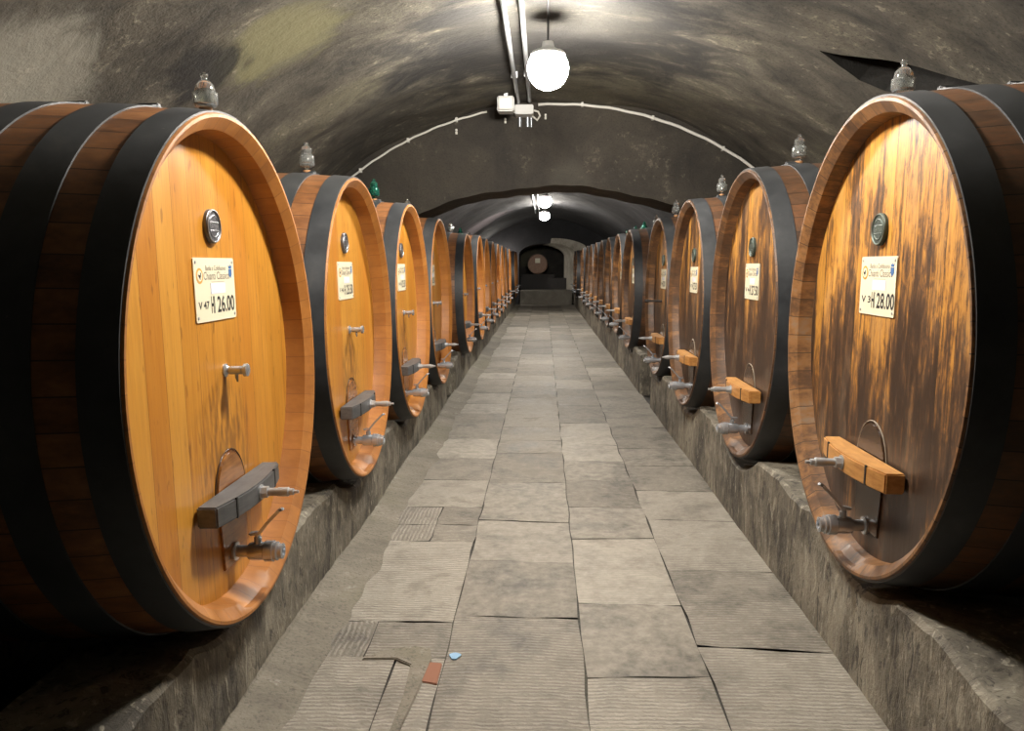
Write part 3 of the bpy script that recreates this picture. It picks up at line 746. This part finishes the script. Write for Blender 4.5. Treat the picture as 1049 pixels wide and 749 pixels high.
# ------------------------------------------------------------------ lamps and conduits
def crown(x): return VZ + math.sqrt(VR**2 - (x - VC)**2)
lamps = []
def lamp(y, label):
    zc = crown(.03)
    root = empty('globe_lamp', (.03, y, zc - .36))
    pan = MB().lathe([(.096, .0), (.096, .122), (.090, .127), (.102, .129), (.12, .115), (.14, .065), (.155, .045), (.19, .04), (.19, 0)], 'z', n=36).build('uplight_cap', M['shade'], root, smooth=.6)  # cap added to keep the globe's light off the ceiling
    MB().tube([(0, 0, .18), (0, 0, .36)], .008, 8).tube([(0, -.012, .352), (0, -.30, .358), (0, -.62, .356)], .009, 8).build('flex', M['black'], root, smooth=1)
    n = 16; R = .15
    MB().lathe([(.095, .05), (.094, .100)] + [(R * math.cos(a), R * math.sin(a)) for a in [PI * (.285 + .715 * k / n) for k in range(n)]] + [(-R, 0)], 'z', n=28).build('globe', M['lamp'], root, smooth=1.2)
    tag(root, label, 'lamp', 'round ceiling lamps'); lamps.append(root)
lamp(6.0, 'bright round globe lamp under the vault in front of the ceiling arch')
lamp(3.2, 'round globe lamp on the vault above the nearest casks, out of frame')
lamp(12.1, 'round globe lamp on the vault just beyond the ceiling arch, hidden by it')
lamp(18.3, 'upper of the two small lit globe lamps seen through the ceiling arch')
lamp(23.7, 'lower of the two small lit globe lamps seen through the ceiling arch')

added_lamp = copy_tree(lamps[0]); added_lamp.location = (-1.75, 31.35, 1.95); added_lamp.scale = (.5, .5, .5)  # extra lamp added out of sight to light the end arch's right reveal
tag(added_lamp, 'added unseen globe lamp behind the farthest left cask, lighting the pale end arch', 'lamp', 'round ceiling lamps')
def pipe(name, x, label, y0, y1):
    n = 30; z = crown(x) - .045
    o = MB().tube([(x, y0 + (y1 - y0) * k / n, z + .006 * math.sin(k * .9)) for k in range(n + 1)], .019, 10).build(name, M['steel_dull'], smooth=1)
    cl = MB()
    for k in range(4):
        y = y0 + (y1 - y0) * (k + .6) / 4
        cl.box(x - .03, x + .03, y - .012, y + .012, z - .012, crown(x) + .02)
    cl.build('pipe_clip', M['steel_dull'], o)
    return tag(o, label, 'conduit', 'steel conduits along the vault crown')
pipe('electrical_conduit', -.27, 'left of two straight steel conduits running along the vault to the junction box', -3.2, 8.72)
pipe('electrical_conduit', -.15, 'right of two straight steel conduits running along the vault to the junction box', -3.2, 8.72)
pipe('electrical_conduit', -.27, 'left of two thin conduits on the far vault beside the small lamps', 10.2, 27.3)
pipe('electrical_conduit', -.15, 'right of two thin conduits on the far vault beside the small lamps', 10.2, 27.3)

jb = empty('junction_box', (-.21, 8.80, 3.235))
MB().box(-.10, .10, -.075, .145, -.045, .055).build('box', M['box_pvc'], jb, bevel=.01)
MB().box(-.095, .095, -.085, -.075, -.04, .05).build('lid', M['box_pvc'], jb, bevel=.004)
MB().tube([(-.05, .12, -.045), (-.05, .125, -.15)], .02, 10).tube([(.035, .12, -.045), (.035, .125, -.15)], .02, 10).tube([(.075, .12, -.045), (.075, .125, -.15)], .012, 10).build('pipe_stub', M['steel'], jb, smooth=1)
MB().tube([(.10, .03, .01), (.15, .05, .0), (.17, .06, -.04), (.14, .08, -.085), (.09, .1, -.04)], .011, 8).build('cable_loop', M['white_pvc'], jb, smooth=1)
tag(jb, 'grey junction box under the ceiling arch where the steel conduits end', 'box')
fb = empty('switch_box', (-.385, 8.35, 3.21))
MB().box(-.085, .085, -.10, .10, -.075, .075).build('box', M['box_pvc'], fb, bevel=.012)
MB().box(-.075, .075, -.112, -.10, -.065, .065).build('lid', M['white_pvc'], fb, bevel=.006)
MB().box(-.02, .02, -.02, .02, .07, .16).build('bracket', M['steel_dull'], fb)
tag(fb, 'pale cube-shaped electrical box left of the two steel conduits', 'box')

def arc_pipe(x0, x1, r, label, mat, seg=28):
    pts = []
    for k in range(seg + 1):
        x = x0 + (x1 - x0) * k / seg
        pts.append((x, YR0 - .035, VZ + math.sqrt((VR - .045)**2 - (x - VC)**2) + .004 * math.sin(k * 1.7)))
    o = MB().tube(pts, r, 8).build('arched_conduit', mat, smooth=1)
    cl = MB()
    for k in (5, 13, 21):
        p = pts[k]; cl.box(p[0] - .012, p[0] + .012, YR0 - .06, YR0 + .01, p[2] - .022, p[2] + .022)
    cl.build('pipe_clip', M['white_pvc'], o)
    return tag(o, label, 'conduit', 'white conduits curving along the ceiling arch')
arc_pipe(-.06, 2.62, .016, 'white conduit curving down the right half of the ceiling arch', M['white_pvc'])
arc_pipe(-.62, -2.5, .011, 'thin pale conduit curving down the left half of the ceiling arch', M['white_pvc'])
for i, (x, z) in enumerate(((-.96, 3.05), (-.42, 3.16), (.02, 3.20))):
    tag(MB().box(x - .011, x + .011, YR0 - .03, YR0 + .005, z - .03, z - .003).lathe([(YR0 - .034, .012), (YR0 + .002, .012)], 'y', (x, 0, z + .014), 10).build('cable_clip', M['white_pvc'], bevel=.002),
        ('small white clip on the arch below the left curving conduit', 'small white clip on the arch left of the junction box', 'small white clip on the arch right of the junction box')[i], 'clip', 'white clips on the arch')

# ------------------------------------------------------------------ camera, world, view
cam = bpy.data.cameras.new('camera'); co = bpy.data.objects.new('camera', cam); COL.objects.link(co)
f, p, yw, r = 810.4, .1277, .0397, -.0029
cam.sensor_fit = 'HORIZONTAL'; cam.sensor_width = 36; cam.lens = f / 1049 * 36; cam.clip_start = .05; cam.clip_end = 200
fwd = Vector((-math.sin(yw) * math.cos(p), math.cos(yw) * math.cos(p), -math.sin(p)))
rt = Vector((math.cos(yw), math.sin(yw), 0)); up = rt.cross(fwd)
R_ = rt * math.cos(r) + up * math.sin(r); U_ = -rt * math.sin(r) + up * math.cos(r)
m = Matrix((R_, U_, -fwd)).transposed().to_4x4(); m.translation = (0, 0, 1.6)
co.matrix_world = m
S.camera = co
wd = bpy.data.worlds.new('world'); S.world = wd; wd.use_nodes = True
wd.node_tree.nodes['Background'].inputs[0].default_value = (.5, .48, .45, 1); wd.node_tree.nodes['Background'].inputs[1].default_value = .02
S.view_settings.view_transform = 'Standard'; S.view_settings.look = 'None'; S.view_settings.gamma = 1; S.view_settings.use_curve_mapping = False
S.view_settings.exposure = 0.0
S.cycles.max_bounces = 8; S.cycles.diffuse_bounces = 4; S.cycles.transmission_bounces = 8; S.cycles.sample_clamp_indirect = 6
